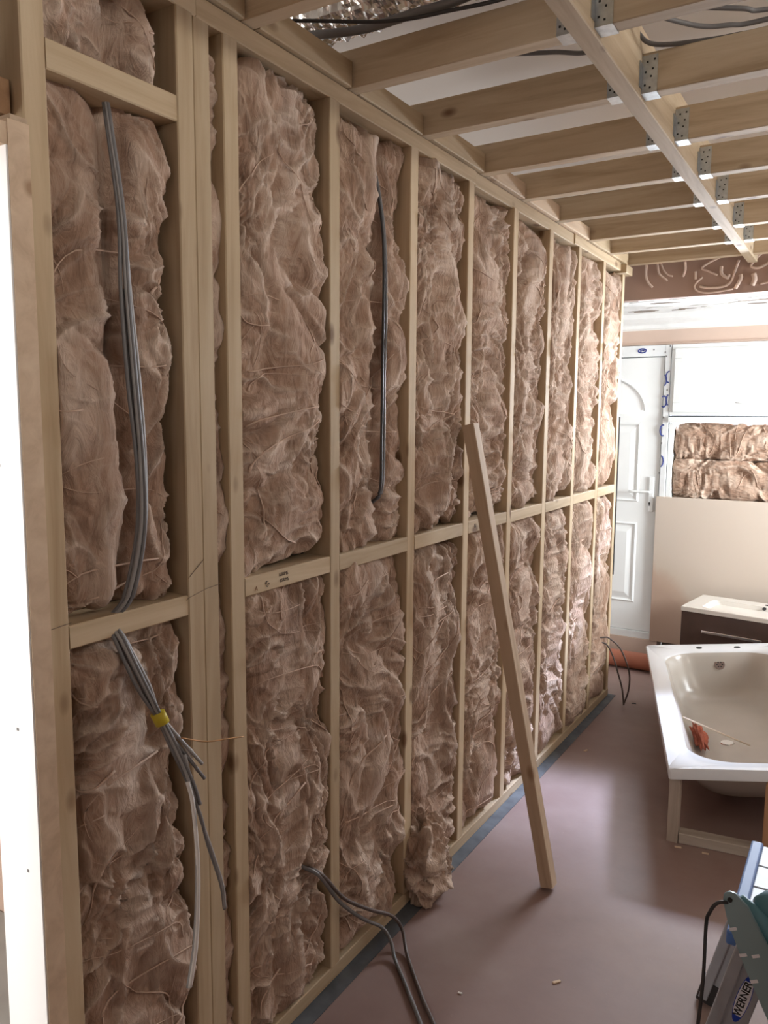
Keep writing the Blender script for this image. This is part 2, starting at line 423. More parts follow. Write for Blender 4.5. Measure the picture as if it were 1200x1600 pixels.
def batt(name, y0, y1, z0, z1, seed, label, nu=70, nv=190, front=.006, back=-.088, groove=None,
         group='mineral wool batts between the studs', axis='y', along=2, plane=None, strands=60, bulge=None, slope_bot=0., amp=1., cat='insulation'):
    W, H = y1-y0, z1-z0
    u = np.linspace(-1, 1, nu); v = np.linspace(-1, 1, nv)
    # more columns near the rounded sides
    uu = np.sign(u)*(1-(1-np.abs(u))**1.25)
    U, V = np.meshgrid(uu, v)
    def prof(t, half, p=4.2):
        # superellipse section: returns position across and remaining depth share
        ang = t*math.pi/2
        s = np.sign(np.sin(ang))*np.abs(np.sin(ang))**(2/p); c = np.abs(np.cos(ang))**(2/p)
        return s*half, c
    Y, dU = prof(U, W/2)
    Zs = V
    ez = .07/(H/2)
    dV = np.clip((1-np.abs(Zs))/ez, 0, 1); dV = np.sqrt(1-(1-dV)**2)
    Z = Zs*H/2
    depth = front-back
    X = back+depth*dU*(.35+.65*dV)
    if slope_bot:
        Z = Z+np.clip(-Zs, 0, 1)**6*slope_bot*(Y/W+.5)
    P = np.stack([X, Y+(y0+y1)/2, Z+(z0+z1)/2], -1)
    if groove is not None:
        g = np.exp(-((P[..., 1]-groove[0])/groove[1])**2)
        P[..., 0] -= g*groove[2]*np.clip((P[..., 0]-back)/depth, 0, 1)
    if bulge is not None:
        by, bz, sy, sz, am = bulge
        P[..., 0] += am*np.exp(-((P[..., 1]-by)/sy)**2-((P[..., 2]-bz)/sz)**2)
    du = np.gradient(P, axis=1); dv = np.gradient(P, axis=0)
    N = np.cross(du, dv); N /= np.linalg.norm(N, axis=-1)[..., None]+1e-9
    flat = P.reshape(-1, 3)
    h, ridge, ridge_light = fluff(flat, None, seed, amp, along)
    ed = (dU*(.4+.6*dV)).ravel(); h = h*(.6+.4*ed)+ridge*ed**1.5
    if groove is not None: h = h*(1-.75*np.exp(-((flat[:, 1]-groove[0])/(groove[1]*1.6))**2))
    sideways = vec_noise(flat*9+seed)*.010
    D = flat+N.reshape(-1, 3)*h[:, None]+sideways*amp
    D[:, 0] = np.maximum(D[:, 0], back-.004)
    top_ = front+.016; D[:, 0] = np.where(D[:, 0] > top_, top_+.45*(D[:, 0]-top_), D[:, 0])
    D = D.reshape(nv, nu, 3)
    lim0, lim1 = y0-.002, y1+.002
    D[..., 1] = np.clip(D[..., 1], lim0, lim1)
    rng = np.random.default_rng(int(seed*100)+3)
    # loose fibres lying on the wool
    vs, fs = [], []
    for s in range(strands//2):
        iu, iv = rng.integers(int(nu*.15), int(nu*.85)), rng.integers(6, nv-6)
        th = rng.normal(math.pi/2, .9)*(1 if rng.random() < .5 else -1)
        n = rng.integers(8, 20); step = rng.uniform(.008, .016); curv = rng.normal(0, .10)
        fu, fv = float(iu), float(iv); pts = []
        lift = rng.uniform(.0, .004); k0 = W/nu*1.05; k1 = H/nv
        for k in range(n):
            a, b = int(round(fu)), int(round(fv))
            if not (1 < a < nu-2 and 1 < b < nv-2): break
            p = D[b, a]+N[b, a]*(lift*math.sin(math.pi*(k+.5)/n)+.0008)
            pts.append(Vector(p))
            th += curv+rng.normal(0, .12)
            fu += math.cos(th)*step/k0; fv += math.sin(th)*step/k1
        if len(pts) > 4:
            pts = [pts[0]]+[(pts[i-1]+2*pts[i]+pts[i+1])/4 for i in range(1, len(pts)-1)]+[pts[-1]]
            r = rng.uniform(.0008, .0024)
            base = len(vs)
            tube_into(vs, fs, pts, r, 4, 1.7, r1=r*.25)
    origin = Vector(((back), (y0+y1)/2, z0))
    rot = Matrix.Identity(4)
    if plane is not None: rot = plane
    me = grid_mesh(name, D-np.array(origin), nu, nv)
    at = me.attributes.new('ridge_light', 'FLOAT', 'POINT'); at.data.foreach_set('value', ridge_light.astype(np.float32))
    o = link(name, me, WOOL, None, (rot @ Matrix.Translation(origin)) if plane is not None else Matrix.Translation(origin))
    tag(o, label, cat, group)
    if vs:
        fm = bpy.data.meshes.new('fibres'); fm.from_pydata([tuple(p-origin) for p in vs], [], fs); smooth(fm)
        f = bpy.data.objects.new('loose_fibres', fm); fm.materials.append(FIBRE)
        f.parent = o; COL.objects.link(f); f['kind'] = 'stuff'
    return o

# ------------------------------------------------------------------ the shell
JY = [1.42, 1.83, 2.225, 2.65, 3.03, 3.42, 3.85, 4.20, 4.55]      # far edges of the joists
HT = 2.400                                                     # underside of the top plate

fl = box('floor', -3.0, 2.7, -1.9, 5.6, -.12, 0, FLOOR); tag(fl, 'dusty reddish brown concrete floor of the long room', 'floor', kind='structure')
ce = box('ceiling', -3.0, 2.7, -1.9, 4.72, 2.76, 2.86, WHITE); tag(ce, 'pale white ceiling above the open joists', 'ceiling', kind='structure')

# stud partition on the left
wl = box('wall_left', -.125, -.112, .90, 4.50, .03, 2.44, GREYBOARD); tag(wl, 'open timber stud partition packed with mineral wool', 'wall', kind='structure')
def stud(y0, y1, z0=.047, z1=HT, x0=-.09, x1=0, mat=PINE, name='stud'):
    return timber(name, ((x0+x1)/2, (y0+y1)/2, z0), ((x0+x1)/2, (y0+y1)/2, z1), x1-x0, y1-y0, mat, wl, wdir=(1, 0, 0))
SY = [(.842, .888), (1.180, 1.226), (1.229, 1.276), (1.313, 1.360), (1.697, 1.742), (2.113, 2.158), (2.507, 2.551), (2.903, 2.946), (3.300, 3.344), (3.690, 3.730), (4.088, 4.128), (4.450, 4.492)]
for i, (a, b) in enumerate(SY):
    stud(a, b, z1=(HT if i else 2.76), x1=[0, .002, -.002, 0, .001, -.001, 0, .001, 0, 0, 0, 0][i])
def noggin(a, b, za, zb, h=.046, x0=-.09, x1=0, mat=PINE):
    timber('noggin', ((x0+x1)/2, a+.0005, (za)-h/2), ((x0+x1)/2, b-.0005, (zb)-h/2), h, x1-x0, mat, wl, wdir=(0, 0, 1))
noggin(.888, 1.180, 1.230, 1.231, .044)
noggin(.888, 1.180, 2.228, 2.233, .050)
NZ = [(1.360, 1.697, 1.2365), (1.742, 2.113, 1.2360), (2.158, 2.507, 1.2360), (2.551, 2.903, 1.238), (2.946, 3.300, 1.236), (3.344, 3.690, 1.236), (3.730, 4.088, 1.238), (4.128, 4.450, 1.240)]
for a, b, z in NZ: noggin(a, b, z, z+.002, .045)
def plate(name, y0, y1, z0, z1, x0, x1, mat=PINE):
    return timber(name, ((x0+x1)/2, y0, (z0+z1)/2), ((x0+x1)/2, y1, (z0+z1)/2), z1-z0, x1-x0, mat, wl, wdir=(0, 0, 1))
plate('sole_plate', .84, 2.30, .003, .047, -.09, .0)
plate('sole_plate', 2.302, 4.495, .003, .047, -.09, .001)
plate('top_plate', .888, 1.236, HT, HT+.045, -.09, .001)
plate('top_plate', 1.238, 2.560, HT, HT+.045, -.09, .0)
plate('top_plate', 2.566, 3.62, HT-.003, HT+.044, -.09, -.004)
plate('top_plate', 3.624, 4.50, HT, HT+.045, -.09, .001)
# short blocks on the plate, between the joist ends
prev = .90
for i, jy in enumerate(JY):
    o = .012 if i != 2 else .004
    plate('plate_block', prev+.002, jy-.047-.002, HT+.048, HT+.106+(.006 if i % 2 else 0), -.085, o, PALE if i in (4, 5, 6) else PINE)
    prev = jy
plate('plate_block', 4.40, 4.53, HT-.01, HT+.035, -.04, .03, PINE)

timber('edge_strip', (-.012, 4.4955, .72), (-.012, 4.4955, 1.62), .036, .004, DPC, wl, wdir=(1, 0, 0))
# pencil marks on the noggin of the first wide bay
def strokes(name, lines, origin, ux, uz, r, mat, parent, nrm=(1, 0, 0)):
    vs, fs = [], []
    ux, uz, n = Vector(ux), Vector(uz), Vector(nrm)
    for ln in lines:
        tube_into(vs, fs, [Vector(origin)+ux*a+uz*b+n*.0004 for a, b in ln], r, 4)
    me = bpy.data.meshes.new('strokes'); me.from_pydata([tuple(v) for v in vs], [], fs)
    return link(name, me, mat, parent)
def text_mesh(txt, size, mat, parent, mw, name='lettering', bold=0):
    c = bpy.data.curves.new('t', 'FONT'); c.body = txt; c.size = size; c.align_x = 'CENTER'; c.align_y = 'CENTER'
    c.extrude = .0003; c.offset = bold
    o = bpy.data.objects.new('t', c); COL.objects.link(o)
    dg = bpy.context.evaluated_depsgraph_get()
    me = bpy.data.meshes.new_from_object(o.evaluated_get(dg))
    bpy.data.objects.remove(o); me.materials.clear()
    return link(name, me, mat, parent, mw)
RX = Matrix(((0, 0, 1, 0), (1, 0, 0, 0), (0, 1, 0, 0), (0, 0, 0, 1)))   # text lying in the x = const plane, reading along +y
text_mesh('65RMS', .0125, PENCIL, wl, Matrix.Translation((.0006, 1.500, 1.224)) @ RX, 'pencil_note')
text_mesh('65RMS', .0125, PENCIL, wl, Matrix.Translation((.0006, 1.502, 1.209)) @ RX, 'pencil_note')
text_mesh('65', .017, PENCIL, wl, Matrix.Translation((.0006, 1.437, 1.210)) @ RX @ Matrix.Rotation(math.radians(-60), 4, 'Z'), 'pencil_note')
text_mesh('A', .016, RED_WOOD, wl, Matrix.Translation((.0006, 1.398, 1.205)) @ RX, 'pencil_note')
text_mesh('N', .022, PENCIL, wl, Matrix.Translation((.0006, 2.61, 1.217)) @ RX, 'pencil_note')
strokes('level_mark', [[(-.008, 1.222), (.0, 1.226)], [(0, 1.226), (.05, 1.236)], [(.05, 1.236), (.098, 1.240)], [(.0, 1.268), (.046, 1.302)], [(-.290, 1.236), (-.338, 1.232)]], (.0022, 1.180, 0), (0, 1, 0), (0, 0, 1), .0006, PENCIL, wl)

# plain wall further left of the doorway, out of frame
w2 = box('wall_left.001', -.12, .0, -1.9, .02, 0, 2.76, PLASTER); tag(w2, 'plastered wall before the doorway', 'wall', kind='structure')
box('door_header', -.09, -.028, .02, .838, 2.092, 2.148, RED_WOOD, w2)
box('header_board', -.118, -.1, .02, .84, 2.14, 2.76, GREYBOARD, w2)

# doorway lining
d2 = box('door_2', -.100, .018, .800, .838, .0, 2.070, PALE); tag(d2, 'pale planed timber lining of the doorway on the left', 'door', kind='structure')
box('lining_head', -.062, .016, .06, .800, 2.030, 2.064, PALE, d2)
box('lining_post', -.105, .018, .022, .06, 0, 2.070, PALE, d2)
box('lining_horn', -.105, .018, .805, .836, 2.070, 2.078, PALE, d2)

wr = box('wall_right', 2.70, 2.74, -1.9, 2.28, 0, 2.60, PLASTER); tag(wr, 'plastered wall on the right side', 'wall', kind='structure')
box('wall_piece', 2.70, 2.74, 2.92, 4.25, 0, 2.60, PLASTER, wr); box('wall_piece', 2.70, 2.74, 5.20, 5.6, 0, 2.60, PLASTER, wr)
for ya, yb_, za in ((2.28, 2.92, 1.10), (4.25, 5.20, .95)):
    box('wall_piece', 2.70, 2.74, ya, yb_, 0, za, PLASTER, wr); box('wall_piece', 2.70, 2.74, ya, yb_, (1.75 if ya < 3 else 2.05), 2.60, PLASTER, wr)
wf = box('wall_front', -3.0, .2, -1.94, -1.9, 0, 2.76, PLASTER); tag(wf, 'plastered wall behind the viewer', 'wall', kind='structure')
box('wall_piece', 2.45, 2.7, -1.94, -1.9, 0, 2.76, PLASTER, wf); box('wall_piece', .2, 2.45, -1.94, -1.9, 0, 1.2, PLASTER, wf); box('wall_piece', .2, 2.45, -1.94, -1.9, 2.1, 2.76, PLASTER, wf); box('wall_piece', .2, .9, -1.94, -1.9, 1.2, 2.1, PLASTER, wf); box('wall_piece', 1.8, 2.45, -1.94, -1.9, 1.2, 2.1, PLASTER, wf)

# room seen through the doorway
w3 = box('wall_side', -3.0, -.66, 1.40, 1.5, 0, 2.76, PLASTER); tag(w3, 'pale pink plaster wall of the side room through the doorway', 'wall', kind='structure')
box('wall_piece', -3.04, -3.0, -1.9, 1.5, 0, 2.76, PLASTER, w3)
sc = box('trim_3', -3.0, -.13, .05, 1.395, 0, .006, CONCRETE); tag(sc, 'grey concrete floor patch of the side room', 'floor', kind='structure')
jf = box('jamb_face', -.098, .0165, .7965, .7998, .006, 2.0295, WHITEPANEL, d2)
for x_, z_ in ((-.045, 1.52), (-.03, 1.06), (-.02, .80), (-.03, .45), (-.035, 1.80)):
    box('nail_head', x_, x_+.005, .7955, .7966, z_, z_+.005, CABLE_G, jf)

# ------------------------------------------------------------------ far end
YB = 5.50
wb = box('wall_back', .062, 2.66, YB+.10, YB+.16, 0, 1.60, GREYBOARD); tag(wb, 'far wall with door, window and an insulated bay', 'wall', kind='structure')
box('lintel_plaster', -1.2, 2.66, YB, YB+.16, 2.098, 2.195, PLASTER, wb)
box('lintel_edge', -1.2, 2.66, YB-.012, YB, 2.098, 2.108, PLASTER, wb)
box('wall_piece', -1.2, 2.66, YB, YB+.16, 2.195, 2.80, WHITE, wb)
box('wall_piece', -3.0, -.88, YB, YB+.16, 0, 2.80, PLASTER, wb)
box('wall_piece', 1.42, 2.66, YB, YB+.16, 1.60, 2.10, PLASTER, wb)
box('bay_post', .064, .092, YB-.01, YB+.10, .10, 1.585, PVC, wb)
box('plaster_sheet', .010, 1.9, YB-.045, YB-.030, .10, 1.094, SKIM, wb, .002)
box('plaster_batten', .10, 1.9, YB-.030, YB+.0, .10, .16, PINE, wb)
# dark bulkhead beyond the last joist with dabs of old adhesive
t1 = empty('trim_1', (1.0, 4.72, 2.283)); tag(t1, 'dark brown bulkhead board with old adhesive dabs at the end of the joists', 'bulkhead', kind='structure')
box('bulkhead_board', -1.2, .758, 4.70, 4.74, 2.283, 2.76, BROWN, t1)
box('bulkhead_board', .760, 2.66, 4.70, 4.74, 2.283, 2.76, BROWN, t1)
def dab(pts, r):
    # pts in picture-like units: px across 990..1200, down 418..470 at the board
    P = []
    for a, b in pts:
        P.append((.005+(a-990)*.003585, 4.6985, 2.2845+((470-(a-990)*.055)-b)*.00385))
    tube('adhesive_dab', P, r, ADHESIVE, t1, 6, 5, 1.0)
for pts, r in [([(1006, 420), (1006, 435), (1010, 445), (1017, 452)], .007), ([(1023, 419), (1026, 432), (1032, 438), (1039, 443)], .006), ([(1028, 418), (1033, 428), (1040, 435), (1047, 437)], .005),
               ([(1064, 417), (1065, 428), (1062, 438)], .007), ([(1080, 431), (1081, 442)], .006), ([(1115, 412), (1098, 420), (1089, 427), (1098, 431), (1112, 437)], .0055),
               ([(1117, 425), (1118, 435), (1127, 441), (1128, 436)], .009), ([(1141, 417), (1136, 433), (1131, 447), (1120, 453), (1100, 454), (1087, 452)], .007), ([(1091, 439), (1083, 446), (1080, 453), (1086, 459), (1100, 461), (1118, 459), (1135, 456)], .005),
               ([(1144, 437), (1145, 442), (1140, 452), (1138, 456)], .011), ([(1175, 405), (1164, 416), (1158, 426), (1170, 428), (1190, 417), (1200, 412)], .007), ([(1162, 436), (1164, 444), (1161, 452)], .014),
               ([(1172, 450), (1184, 448), (1196, 448)], .005), ([(1188, 425), (1187, 438)], .007), ([(1200, 425), (1199, 440), (1203, 450)], .016)]:
    dab(pts, r)
# low white ceiling beyond the bulkhead
c2 = empty('ceiling.001', (1.0, 5.1, 2.29)); tag(c2, 'low white ceiling with flaking paint near the far window', 'ceiling', kind='structure')
box('ceiling_sheet', -1.2, 2.66, 4.742, YB, 2.292, 2.33, FLAKY, c2)
rg = random.Random(8)
for k in range(26):
    x, y = rg.uniform(-.15, 1.1), rg.uniform(4.78, 5.3)
    n = rg.randint(5, 7); rad = rg.uniform(.02, .07)
    pts = [(x+rad*2.0*math.cos(2*math.pi*j/n)*rg.uniform(.6, 1.2), y+rad*.45*math.sin(2*math.pi*j/n)*rg.uniform(.6, 1.2)) for j in range(n)]
    prism('paint_flake', pts, 2, 2.289-rg.uniform(0, .002), 2.2915, GREYBOARD if k % 3 == 0 else FLAKY, c2)
t2 = prism('trim_2', [(YB, 2.292), (YB-.10, 2.292), (YB-.085, 2.262), (YB-.05, 2.240), (YB-.02, 2.228), (YB-.018, 2.205), (YB, 2.200)], 0, -1.2, 2.66, FLAKY, None)
tag(t2, 'white coving along the top of the far wall', 'trim', kind='structure')

# door
d1 = empty('door_1', (-.40, YB, 0)); tag(d1, 'white panelled outside door with a fan light in a filmed frame', 'door', kind='structure')
yf = YB-.015
DX0, DX1, DZ0, DZ1 = -.83, .022, .15, 2.022
box('door_leaf', DX0, DX1-.004, yf, YB+.045, DZ0, DZ1-.005, PVC, d1, .003)
fr = box('door_frame', DX1+.001, .060, YB-.028, YB+.07, .10, 2.094, FILM, d1, .003)
fr2 = box('door_frame', DX0-.05, DX1+.001, YB-.028, YB+.07, DZ1, 2.094, FILM, d1, .003)
box('door_frame', DX0-.05, DX0-.001, YB-.028, YB+.07, .10, DZ1, FILM, d1, .003)
box('door_frame', DX0, DX1, YB-.028, YB+.07, .10, DZ0-.002, FILM, d1, .003)
box('shadow_gap', DX0, DX1+.0005, YB+.0, YB+.05, DZ1-.005, DZ1, DARKGAP, d1); box('shadow_gap', DX1-.004, DX1+.0005, YB+.0, YB+.05, DZ0, DZ1, DARKGAP, d1)
st = box('door_step', -.9, .06, YB-.04, YB+.1, 0, .10, PLASTER, d1)
def raised(x0, x1, z0, z1):
    def fr_(a, b, c, d, w, dp, nm):
        bm = bmesh.new()
        o = [(a, c), (b, c), (b, d), (a, d)]; i = [(a+w, c+w), (b-w, c+w), (b-w, d-w), (a+w, d-w)]; m = [(a+w/2, c+w/2), (b-w/2, c+w/2), (b-w/2, d-w/2), (a+w/2, d-w/2)]
        O = [bm.verts.new((x, yf-.0005, z)) for x, z in o]; Mv = [bm.verts.new((x, yf-dp, z)) for x, z in m]; I = [bm.verts.new((x, yf-.0005, z)) for x, z in i]
        for k in range(4):
            k2 = (k+1) % 4
            bm.faces.new((O[k], O[k2], Mv[k2], Mv[k])); bm.faces.new((Mv[k], Mv[k2], I[k2], I[k]))
        return link(nm, bm_mesh('m', bm), PVC, d1)
    fr_(x0, x1, z0, z1, .022, .010, 'panel_moulding')
    w = .045
    bm = bmesh.new()
    o = [(x0+w*.7, z0+w*.7), (x1-w*.7, z0+w*.7), (x1-w*.7, z1-w*.7), (x0+w*.7, z1-w*.7)]; i = [(x0+w*1.5, z0+w*1.5), (x1-w*1.5, z0+w*1.5), (x1-w*1.5, z1-w*1.5), (x0+w*1.5, z1-w*1.5)]
    O = [bm.verts.new((x, yf-.0004, z)) for x, z in o]; I = [bm.verts.new((x, yf-.010, z)) for x, z in i]
    for k in range(4): bm.faces.new((O[k], O[(k+1) % 4], I[(k+1) % 4], I[k]))
    bm.faces.new(I)
    link('raised_panel', bm_mesh('m', bm), PVC, d1)
for a, b in ((-.69, -.445), (-.365, -.112)):
    raised(a, b, 1.045, 1.585); raised(a, b, .345, .905)
# fan light: half round glazing with a moulded rim
cx_, cz_, R_ = -.405, 1.655, .315
arc = [(cx_+R_*math.cos(math.pi*k/24), cz_+.245*math.sin(math.pi*k/24)) for k in range(25)]
bm = bmesh.new(); bm.faces.new([bm.verts.new((x, yf-.002, z)) for x, z in arc])
fan = link('fan_light', bm_mesh('fan', bm), simple('frosted_glass', (.9, .92, .92), .3, var=.01), d1)
tube('fan_rim', [(x, yf-.002, z) for x, z in arc]+[(cx_-R_, yf-.002, cz_)], .011, PVC, d1, 8, 1, spline=False)
tube('fan_rim', [(cx_-R_, yf-.002, cz_), (cx_+R_, yf-.002, cz_)], .011, PVC, d1, 8, 1, spline=False)
hp = box('handle_plate', -.044, -.012, yf-.012, yf, .985, 1.222, PVC, d1, .004)
tube('door_handle', [(-.028, yf-.008, 1.122), (-.028, yf-.05, 1.122), (-.05, yf-.055, 1.122), (-.165, yf-.055, 1.120)], .009, PVC, d1, 8, 5)
prism('keyhole', [(-.036+.006*math.cos(a*.785), 1.042+.009*math.sin(a*.785)) for a in range(8)], 1, yf-.0135, yf-.0118, DARK, d1)
prism('keyhole', [(-.039, 1.024), (-.033, 1.024), (-.033, 1.040), (-.039, 1.040)], 1, yf-.0135, yf-.0118, DARK, d1)
def oval(parent, cx, cz, rx, rz, y, a0=0, a1=2*math.pi, nm='printed_oval'):
    pts = [Vector((cx+rx*math.cos(a0+(a1-a0)*k/20), y, cz+rz*math.sin(a0+(a1-a0)*k/20))) for k in range(21)]
    vs, fs = [], []; tube_into(vs, fs, pts, .0045, 4)
    me = bpy.data.meshes.new('oval'); me.from_pydata([tuple(v) for v in vs], [], fs)
    return link(nm, me, BLUEINK, parent)
oval(fr2, -.128, 2.061, .026, .013, YB-.0285); strokes('printed_word', [[(-.014, .004), (.014, .004)], [(-.012, -.004), (-.004, -.006)], [(.004, .002), (.014, .0)]], (-.128, YB-.0285, 2.061), (1, 0, 0), (0, 0, 1), .003, BLUEINK, fr2, (0, -1, 0))
for z, x, a0, a1 in ((1.885, .052, 1.4, 4.9), (1.865, .020, -1.3, 1.3), (1.725, .026, -2.2, 2.2), (1.735, .060, 1.9, 4.4), (1.535, .030, 1.2, 5.1), (1.33, .024, -1.4, 1.4)):
    oval(fr, x, z, .018, .036, YB-.0285, a0, a1)
for x, z in ((-.052, 2.066), (.022, 2.046), (.052, 2.085), (.03, 2.02), (.045, 1.80), (.03, 1.62), (.025, 1.45), (.02, 1.25)):
    link('screw_hole', box_mesh(x-.004, x+.004, YB-.0292, YB-.0278, z-.005, z+.005), CABLE_G, fr)

# window
w1 = empty('window_1', (.75, YB, 1.6)); tag(w1, 'white high window with one top light beside the far door', 'window', kind='structure')
WX0, WX1, WZ0, WZ1 = .064, 1.40, 1.632, 2.094
for nm, a in (('window_frame', (WX0, WX1, YB-.03, YB+.05, WZ1-.035, WZ1)), ('window_frame', (WX0, WX1, YB-.03, YB+.05, WZ0, WZ0+.03)), ('window_frame', (WX0, WX0+.03, YB-.03, YB+.05, WZ0+.03, WZ1-.035)), ('window_frame', (WX1-.03, WX1, YB-.03, YB+.05, WZ0+.03, WZ1-.035)),
              ('window_sash', (WX0+.022, WX1-.022, YB-.045, YB+.02, WZ1-.09, WZ1-.028)), ('window_sash', (WX0+.022, WX1-.022, YB-.045, YB+.02, WZ0+.022, WZ0+.085)), ('window_sash', (WX0+.022, WX0+.072, YB-.045, YB+.02, WZ0+.085, WZ1-.09)), ('window_sash', (WX1-.072, WX1-.022, YB-.045, YB+.02, WZ0+.085, WZ1-.09))):
    box(nm, *a, PVC, w1, .004)
box('window_pane', WX0+.07, WX1-.07, YB-.012, YB-.008, WZ0+.083, WZ1-.088, GLASS, w1)
box('window_seal', WX0, WX1, YB-.032, YB-.02, WZ0-.008, WZ0-.001, DARKGAP, w1)
box('window_sill', WX0-.002, WX1, YB-.05, YB+.06, 1.588, 1.622, PVC, w1, .004)
tube('window_handle', [(.475, YB-.046, 1.725), (.475, YB-.07, 1.718), (.52, YB-.078, 1.712), (.62, YB-.078, 1.712)], .007, PVC, w1, 8, 5)

# ------------------------------------------------------------------ joists, beam, hangers
BX0, BX1 = .590, .637
beam = timber('beam', ((BX0+BX1)/2, -.30, 2.522), ((BX0+BX1)/2, 4.695, 2.522), .172, BX1-BX0, JOIST, ce, wdir=(0, 0, 1))
def hanger(parent, x0, x1, y0, y1, zb, zt):
    """galvanised joist hanger: two cheeks with nail holes, stirrup and face flanges"""
    bm = bmesh.new()
    def bx(a, b, c, d, e, f, mi=0):
        r = bmesh.ops.create_cube(bm, size=1)
        for v in r['verts']: v.co = ((a+b)/2+v.co.x*(b-a), (c+d)/2+v.co.y*(d-c), (e+f)/2+v.co.z*(f-e))
        for fc in {fc for v in r['verts'] for fc in v.link_faces}: fc.material_index = mi
    t = .002
    bx(x0, x1, y0-t, y0-.0002, zb-t, zt); bx(x0, x1, y1+.0002, y1+t, zb-t, zt)
    bx(x0, x1, y0, y1, zb-t, zb-.0003)
    bx(x0, x1, y0-t-.001, y0-t, zb-t, zb+.004)
    xi = x1-t if abs(x1-BX0) < .01 else x0
    bx(xi, xi+t, y0-.03, y0-t, zb+.01, zt-.02); bx(xi, xi+t, y1+t, y1+.03, zb+.01, zt-.02)
    for k, (fx, fz) in enumerate(((.22, .2), (.55, .12), (.6, .42), (.25, .55), (.7, .62), (.35, .82), (.8, .86))):
        cx, cz = x0+fx*(x1-x0), zb+fz*(zt-zb)
        bx(cx-.0024, cx+.0024, y0-t-.0006, y0-t+.0002, cz-.0024, cz+.0024, 1)
    return link('joist_hanger', bm_mesh('hanger', bm), [STEEL, DARK], parent)
JZ0, JD = 2.4475, .095
for i, jy in enumerate(JY):
    yc = jy-.0235
    if i < 8:
        j = timber('joist', (-.095, yc, JZ0+JD/2), (BX0-.001, yc, JZ0+JD/2), JD, .046, JOIST, ce, wdir=(0, 0, 1))
        hanger(j, BX0-.036, BX0-.0004, yc-.0235, yc+.0235, JZ0, JZ0+.085)
        yr = yc+(.006 if i % 2 else .02)
        k = timber('joist', (BX1+.001, yr, JZ0+JD/2+.003), (2.655, yr, JZ0+JD/2+.003), JD+.004, .046, JOIST, ce, wdir=(0, 0, 1))
        hanger(k, BX1+.0004, BX1+.040, yr-.0235, yr+.0235, JZ0+.001, JZ0+.092)
    else:
        timber('joist', (-.095, yc, JZ0+JD/2), (BX0-.001, yc, JZ0+JD/2), JD, .046, JOIST, ce, wdir=(0, 0, 1))
        timber('joist', (BX1+.001, yc, JZ0+JD/2), (2.655, yc, JZ0+JD/2), JD, .046, JOIST, ce, wdir=(0, 0, 1))
# one more joist nearer than the frame, kept because its end shows at the top
timber('joist', (-.095, 1.0, JZ0+JD/2), (BX0-.001, 1.0, JZ0+JD/2), JD, .046, JOIST, ce, wdir=(0, 0, 1))

# foil duct and cables lying over the joists
def duct():
    n, seg = 150, 40
    L = 1.05
    s = np.linspace(0, 1, n); th = np.linspace(0, 2*np.pi, seg)
    T, Sg = np.meshgrid(th, s)
    r = .058+.004*np.sin(Sg*2*np.pi*34)
    q = np.stack([Sg*L*16, np.cos(T)*2.2, np.sin(T)*2.2], -1).reshape(-1, 3)
    nz = perlin(q*1.6)+.6*np.abs(perlin(q*3.1+9))
    r = r+.009*nz.reshape(r.shape)
    x = -.42+Sg*L; y = 1.815+.02*Sg+r*np.cos(T); z = 2.645+.035*Sg+r*np.sin(T)
    P = np.stack([x, y, z], -1)
    c = np.array([-.1, 1.82, 2.60])
    me = grid_mesh('duct', P-c, seg, n); smooth(me, False)
    o = link('foil_duct', me, FOIL, None, Matrix.Translation(c)); tag(o, 'crinkled silver foil ventilation duct above the nearest joists', 'duct')
duct()
def cable(name, pts, r, mat, label, flat=1.0, cat='cable', group=None, n=8):
    o = tube(name, pts, r, mat, None, 8, n, flat); tag(o, label, cat, group); return o
cable('conduit', [(-.25, 1.62, 2.555), (-.107, 1.682, 2.558), (.057, 1.741, 2.560), (.194, 1.752, 2.566), (.36, 1.757, 2.574), (.62, 1.76, 2.63)], .011, CABLE_G, 'thick grey conduit running below the silver duct')
cable('black_cable', [(-.2, 1.54, 2.55), (-.044, 1.601, 2.549), (.146, 1.717, 2.549), (.292, 1.750, 2.549), (.50, 1.765, 2.552), (.70, 1.79, 2.63)], .0045, CABLE_K, 'thin black cable strung over the joists beside the conduit')
cable('ceiling_cable', [(.30, 2.03, 2.556), (.438, 2.084, 2.552), (.526, 2.124, 2.552), (.60, 2.15, 2.625), (.66, 2.18, 2.56), (.797, 2.215, 2.552), (.912, 2.24, 2.556), (1.3, 2.32, 2.56)], .006, CABLE_G, 'grey cable crossing over the beam to the right')
cable('ceiling_cable.001', [(.66, 2.02, 2.575), (.747, 2.109, 2.562), (.793, 2.145, 2.556), (.847, 2.170, 2.556), (.929, 2.195, 2.560), (1.3, 2.2, 2.575)], .006, CABLE_G, 'sagging grey cable at the top right corner, nearer the wall of the pair')
cable('ceiling_cable.002', [(.72, 2.10, 2.60), (.875, 2.153, 2.580), (.93, 2.19, 2.580), (1.2, 2.26, 2.59)], .006, CABLE_G, 'short dark cable highest in the top right corner')

